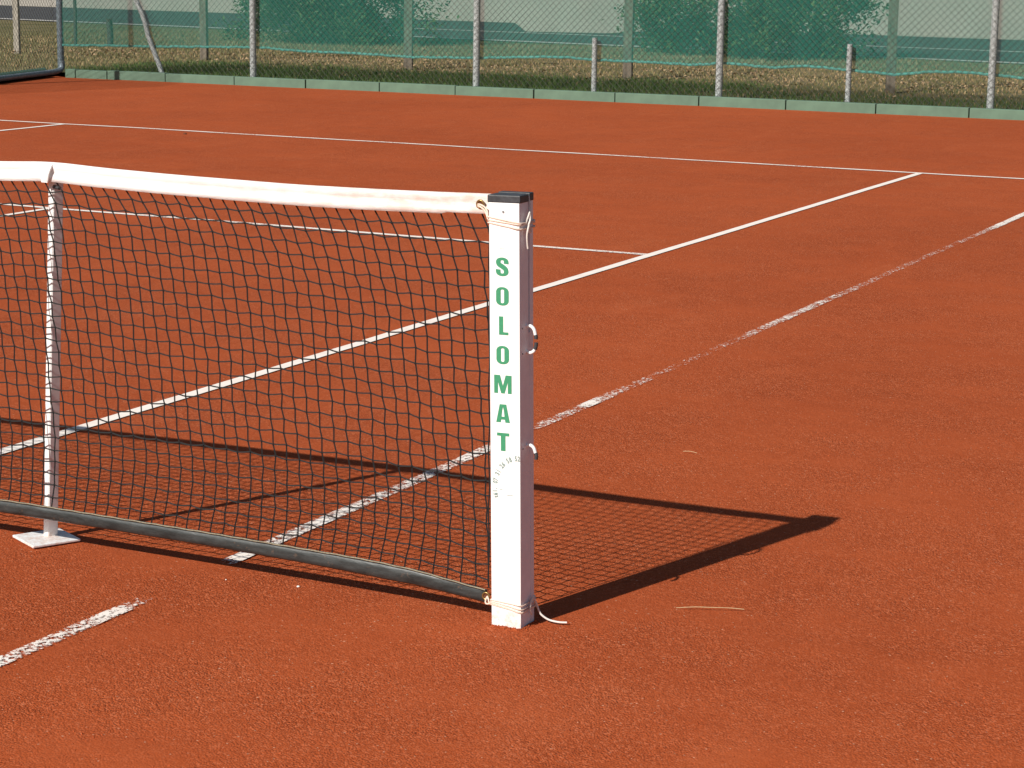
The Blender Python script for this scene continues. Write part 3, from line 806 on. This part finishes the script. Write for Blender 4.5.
# eyelets
bm = bmesh.new(); torus(bm, (6.292, -.0100, 1.044), (0, 1, 0), .0092, .0026); nobj('eyelet', bm, M['brass'])
bm = bmesh.new(); disc(bm, (6.292, -.0090, 1.044), (0, -1, 0), .0075, .0008); nobj('eyelet_hole', bm, M['clod'])
bm = bmesh.new(); torus(bm, (6.322, -.014, .068), (0, 1, 0), .0088, .0026); nobj('eyelet', bm, M['brass'])
bm = bmesh.new(); disc(bm, (6.322, -.013, .068), (0, -1, 0), .0072, .0008); nobj('eyelet_hole', bm, M['clod'])

# ------------------------------------------------------------------ cords tying the net to the post (built in the post's own frame)
Mp = Matrix.Translation(Vector(post.location)) @ post.rotation_euler.to_matrix().to_4x4()
def wrap(z_at, r, turns=1):
    """closed loops hugging the square post"""
    e = .0022
    x0, x1, y0, y1 = PX0 - e, PX1 + e, PY0 - e, PY1 + e
    loop = [(x0, y0), (lerp(x0, x1, .33), y0 - .0008), (lerp(x0, x1, .66), y0 - .0008), (x1, y0), (x1 + .0006, 0), (x1, y1), (0, y1 + .0006), (x0, y1), (x0 - .0006, 0)]
    pts = []
    for i in range(len(loop) * turns + 1):
        x, y = loop[i % len(loop)]; pts.append((x, y, z_at(i / len(loop), x)))
    return pts
def cord(bm, pts, r, sub=3, n=7):
    tube(bm, [Mp @ Vector(p) for p in smooth_path(pts, sub)], r, n)
k = empty('tie_cord', Mp @ Vector((PX1, 0, 1.0)), 'pinkish cord knotted round the top of the net post', 'cord', 'cords tying the net to its post')
def cobj(name, bm, mat, root):
    bmesh.ops.translate(bm, verts=bm.verts, vec=-Vector(root.location)); return obj(name, bm, mat, root, True)
bm = bmesh.new()
for z0, sl in ((1.030, -.012), (1.0225, -.008), (1.0165, -.0125)):
    z0 -= .012
    cord(bm, wrap(lambda t, x, z0=z0, sl=sl: z0 + sl * ((x - PX0) / (PX1 - PX0)), .0018), .0021)
cord(bm, [(-.0835, -.020, 1.040), (-.072, -.026, 1.0405), (-.055, -.031, 1.030), (PX0 - .002, PY0 - .003, 1.012)], .0023)
cord(bm, [(-.083, -.020, 1.044), (-.070, -.026, 1.045), (-.052, -.031, 1.036), (PX0 - .002, PY0 - .003, 1.017)], .0023)
cobj('wrapped_cord', bm, M['rope'], k)
bm = bmesh.new(); xk = PX1 + .010
cord(bm, [(xk - .006, -.016, 1.003), (xk, -.010, 1.022), (xk + .001, -.006, 1.030), (xk + .003, -.008, 1.012), (xk + .003, -.016, 1.000), (xk + .003, -.006, .992), (xk + .002, -.004, .982), (xk + .003, -.012, .985), (xk + .002, -.014, 1.0)], .0025, 5)
cord(bm, [(xk + .003, -.012, 1.004), (xk + .003, -.020, .992), (xk + .001, -.022, .975), (xk, -.018, .955), (xk, -.015, .943)], .0025, 5)
cord(bm, [(xk - .010, .012, 1.066), (xk - .004, .006, 1.045), (xk, -.004, 1.028)], .0018, 4)
cobj('knot', bm, M['whiterope'], k)
k2 = empty('tie_cord', Mp @ Vector((PX1, 0, .05)), 'pinkish cord round the foot of the net post, tail on the clay', 'cord', 'cords tying the net to its post')
bm = bmesh.new()
for z0, sl in ((.062, -.012), (.058, -.016), (.0545, -.011), (.066, -.006)):
    cord(bm, wrap(lambda t, x, z0=z0, sl=sl: z0 + sl * ((x - PX0) / (PX1 - PX0)), .0018), .0016)
cord(bm, [(-.059, -.028, .068), (-.061, -.032, .058), (-.058, -.034, .052), (PX0 - .002, PY0 - .003, .056)], .0022)
cord(bm, [(-.058, -.028, .070), (-.052, -.033, .062), (-.050, -.035, .056), (PX0 - .002, PY0 - .003, .060)], .0022)
cobj('wrapped_cord', bm, M['rope'], k2)
xk = PX1 + .006
bm = bmesh.new()
cord(bm, [(xk, .000, .052), (xk + .003, .012, .066), (xk + .003, .020, .072), (xk + .002, .006, .066), (xk + .002, -.004, .050), (xk + .002, -.002, .036), (xk + .001, .006, .026)], .0022, 5)
cord(bm, [(xk, .018, .066), (xk + .004, .026, .052), (xk + .008, .030, .036), (xk + .016, .030, .022), (xk + .036, .032, .010), (xk + .062, .034, .0065), (xk + .082, .040, .0062)], .0026, 6)
cobj('loose_tail', bm, M['whiterope'], k2)

# ------------------------------------------------------------------ singles stick
stick = empty('singles_stick', (4.893, .098, .004), 'white square singles stick on a foot plate propping the net headband', 'singles stick', rz=R(-24))
q = Matrix.Rotation(R(24), 3, 'Z')
topl = q @ (Vector((4.999, .028, 1.02)) - Vector(stick.location))
bm = bmesh.new(); bx(bm, -.071, .071, -.071, .071, 0, .007)
bmesh.ops.rotate(bm, verts=bm.verts, cent=(0, 0, 0), matrix=Matrix.Rotation(R(-4), 3, 'Z')); bmesh.ops.translate(bm, verts=bm.verts, vec=q @ Vector((.004, -.024, 0))); bevel(bm, .002); obj('foot_plate', bm, M['white_stick'], stick)
bm = bmesh.new(); hw = .0150
lo = [bm.verts.new((x, y, .006)) for x, y in ((-hw, -hw), (hw, -hw), (hw, hw), (-hw, hw))]
hi = [bm.verts.new((topl.x + x, topl.y + y, topl.z)) for x, y in ((-hw, -hw), (hw, -hw), (hw, hw), (-hw, hw))]
for i in range(4): bm.faces.new((lo[i], lo[(i + 1) % 4], hi[(i + 1) % 4], hi[i]))
bm.faces.new(hi); bm.faces.new(lo[::-1])
bmesh.ops.bevel(bm, geom=[e for e in bm.edges if abs(e.verts[0].co.z - e.verts[1].co.z) > .5], offset=.002, segments=2, affect='EDGES')
obj('upright', bm, M['white_stick'], stick)
# head: a tongue that folds over the front of the headband, and a dark bolt
def stick_local(p): return q @ (Vector(p) - Vector(stick.location))
bm = bmesh.new()
pts = smooth_path([(4.996, -.016, 1.022), (4.998, -.0175, 1.036), (5.001, -.016, 1.050), (5.003, -.010, 1.063), (5.003, .0, 1.0715), (5.003, .014, 1.064), (5.001, .022, 1.05), (4.999, .027, 1.015)], 5)
prev = None
for i, p in enumerate(pts):
    d = (pts[min(i + 1, len(pts) - 1)] - pts[max(i - 1, 0)]).normalized(); nn = Vector((0, d.z, -d.y)); w = .0125 if i > 1 else .0105; th = .0025
    ring = [bm.verts.new(stick_local(p + Vector((a * w, 0, 0)) + nn * b * th)) for a, b in ((-1, -.6), (-.85, -1), (.85, -1), (1, -.6), (1, .6), (.85, 1), (-.85, 1), (-1, .6))]
    if prev:
        for e in range(8): bm.faces.new((prev[e], prev[(e + 1) % 8], ring[(e + 1) % 8], ring[e]))
    else: bm.faces.new(ring)
    prev = ring
bm.faces.new(prev[::-1])
obj('head_tongue', bm, M['white_stick'], stick, True)
bm = bmesh.new(); tube(bm, [stick_local((5.004, .012, 1.008)), stick_local((5.028, .006, 1.006))], .005, 10); obj('bolt', bm, M['cap'], stick, True)

# ------------------------------------------------------------------ small things lying on the clay
def straw(pts, r, label):
    bm = bmesh.new(); tube(bm, smooth_path(pts, 4), r, 6); o = obj('straw', bm, M['straw'], None, True); tag(o, label, 'straw', 'stray straws on the clay')
straw([(6.703, .310, .006), (6.745, .330, .009), (6.79, .346, .010), (6.83, .366, .009), (6.862, .378, .007)], .0009, 'long thin pale straw lying right of the post foot')
straw([(6.062, 1.979, .006), (6.09, 1.974, .010), (6.114, 1.974, .007)], .0008, 'short pale straw lying beyond the shadow of the net')
def pebble(x, y, s, mat, label, cat, name, group, seed):
    bm = bmesh.new(); bmesh.ops.create_icosphere(bm, subdivisions=2, radius=s)
    for v in bm.verts:
        v.co *= 1 + .35 * mnoise.noise(v.co * (1.2 / s) + Vector((seed, 0, 0))); v.co.z *= .6
    o = obj(name, bm, mat, None, True); o.location = (x, y, s * .35); tag(o, label, cat, group)
pebble(5.753, .024, .0044, M['chip'], 'white line chip lying below the middle of the bottom band', 'chip', 'line_chip', 'white chips of line', 1)
pebble(5.552, -.012, .0024, M['chip'], 'smaller white line chip near the broken sideline end', 'chip', 'line_chip', 'white chips of line', 2)
pebble(-2.50, 11.57, .016, M['clod'], 'small brown clod lying on the near side of the baseline', 'clod', 'clay_clod', None, 3)
for i in range(16):
    rk = random.Random(40 + i); a = rk.uniform(0, 6.28)

# ------------------------------------------------------------------ light, sky, camera
dz = Vector((.36, 1.268, -1.0)).normalized()
sun = bpy.data.lights.new('sun', 'SUN'); sun.energy = 5.0; sun.angle = R(.53); sun.color = (1.0, .955, .88)
so = bpy.data.objects.new('sun', sun); C.objects.link(so); so.rotation_euler = (-dz).to_track_quat('Z', 'Y').to_euler(); so.location = (0, -10, 20)
w = bpy.data.worlds.new('World'); sc.world = w; w.use_nodes = True
nt = w.node_tree; bg = nt.nodes['Background']; sky = nt.nodes.new('ShaderNodeTexSky'); sky.sky_type = 'NISHITA'; sky.sun_disc = False
sky.sun_elevation = math.asin(-dz.z); sky.sun_rotation = math.atan2(-dz.x, -dz.y) % (2 * math.pi)
nt.links.new(sky.outputs[0], bg.inputs[0]); bg.inputs[1].default_value = .05

cam = bpy.data.cameras.new('camera'); co = bpy.data.objects.new('camera', cam); C.objects.link(co)
Rv = Vector((0.898812278103374, 0.4381086962645273, 0.014044891883499685)); Uv = Vector((-0.09784983595774327, 0.1693070572975462, 0.9806939022713907)); Fv = Vector((-0.4272726276438332, 0.8828340107894811, -0.19504412592973072))
mt = Matrix.Identity(4)
for i in range(3): mt[i][0], mt[i][1], mt[i][2] = Rv[i], Uv[i], -Fv[i]
mt.translation = Vector((8.640747302697475, -4.673516134048909, 1.6418093516773662)); co.matrix_world = mt
cam.sensor_width = 36; cam.sensor_fit = 'HORIZONTAL'; cam.lens = 2174.568848 / 1024 * 36; cam.clip_start = .05; cam.clip_end = 1000
sc.camera = co
sc.view_settings.view_transform = 'Standard'; sc.view_settings.look = 'None'; sc.view_settings.gamma = 1; sc.view_settings.use_curve_mapping = False
sc.view_settings.exposure = .14
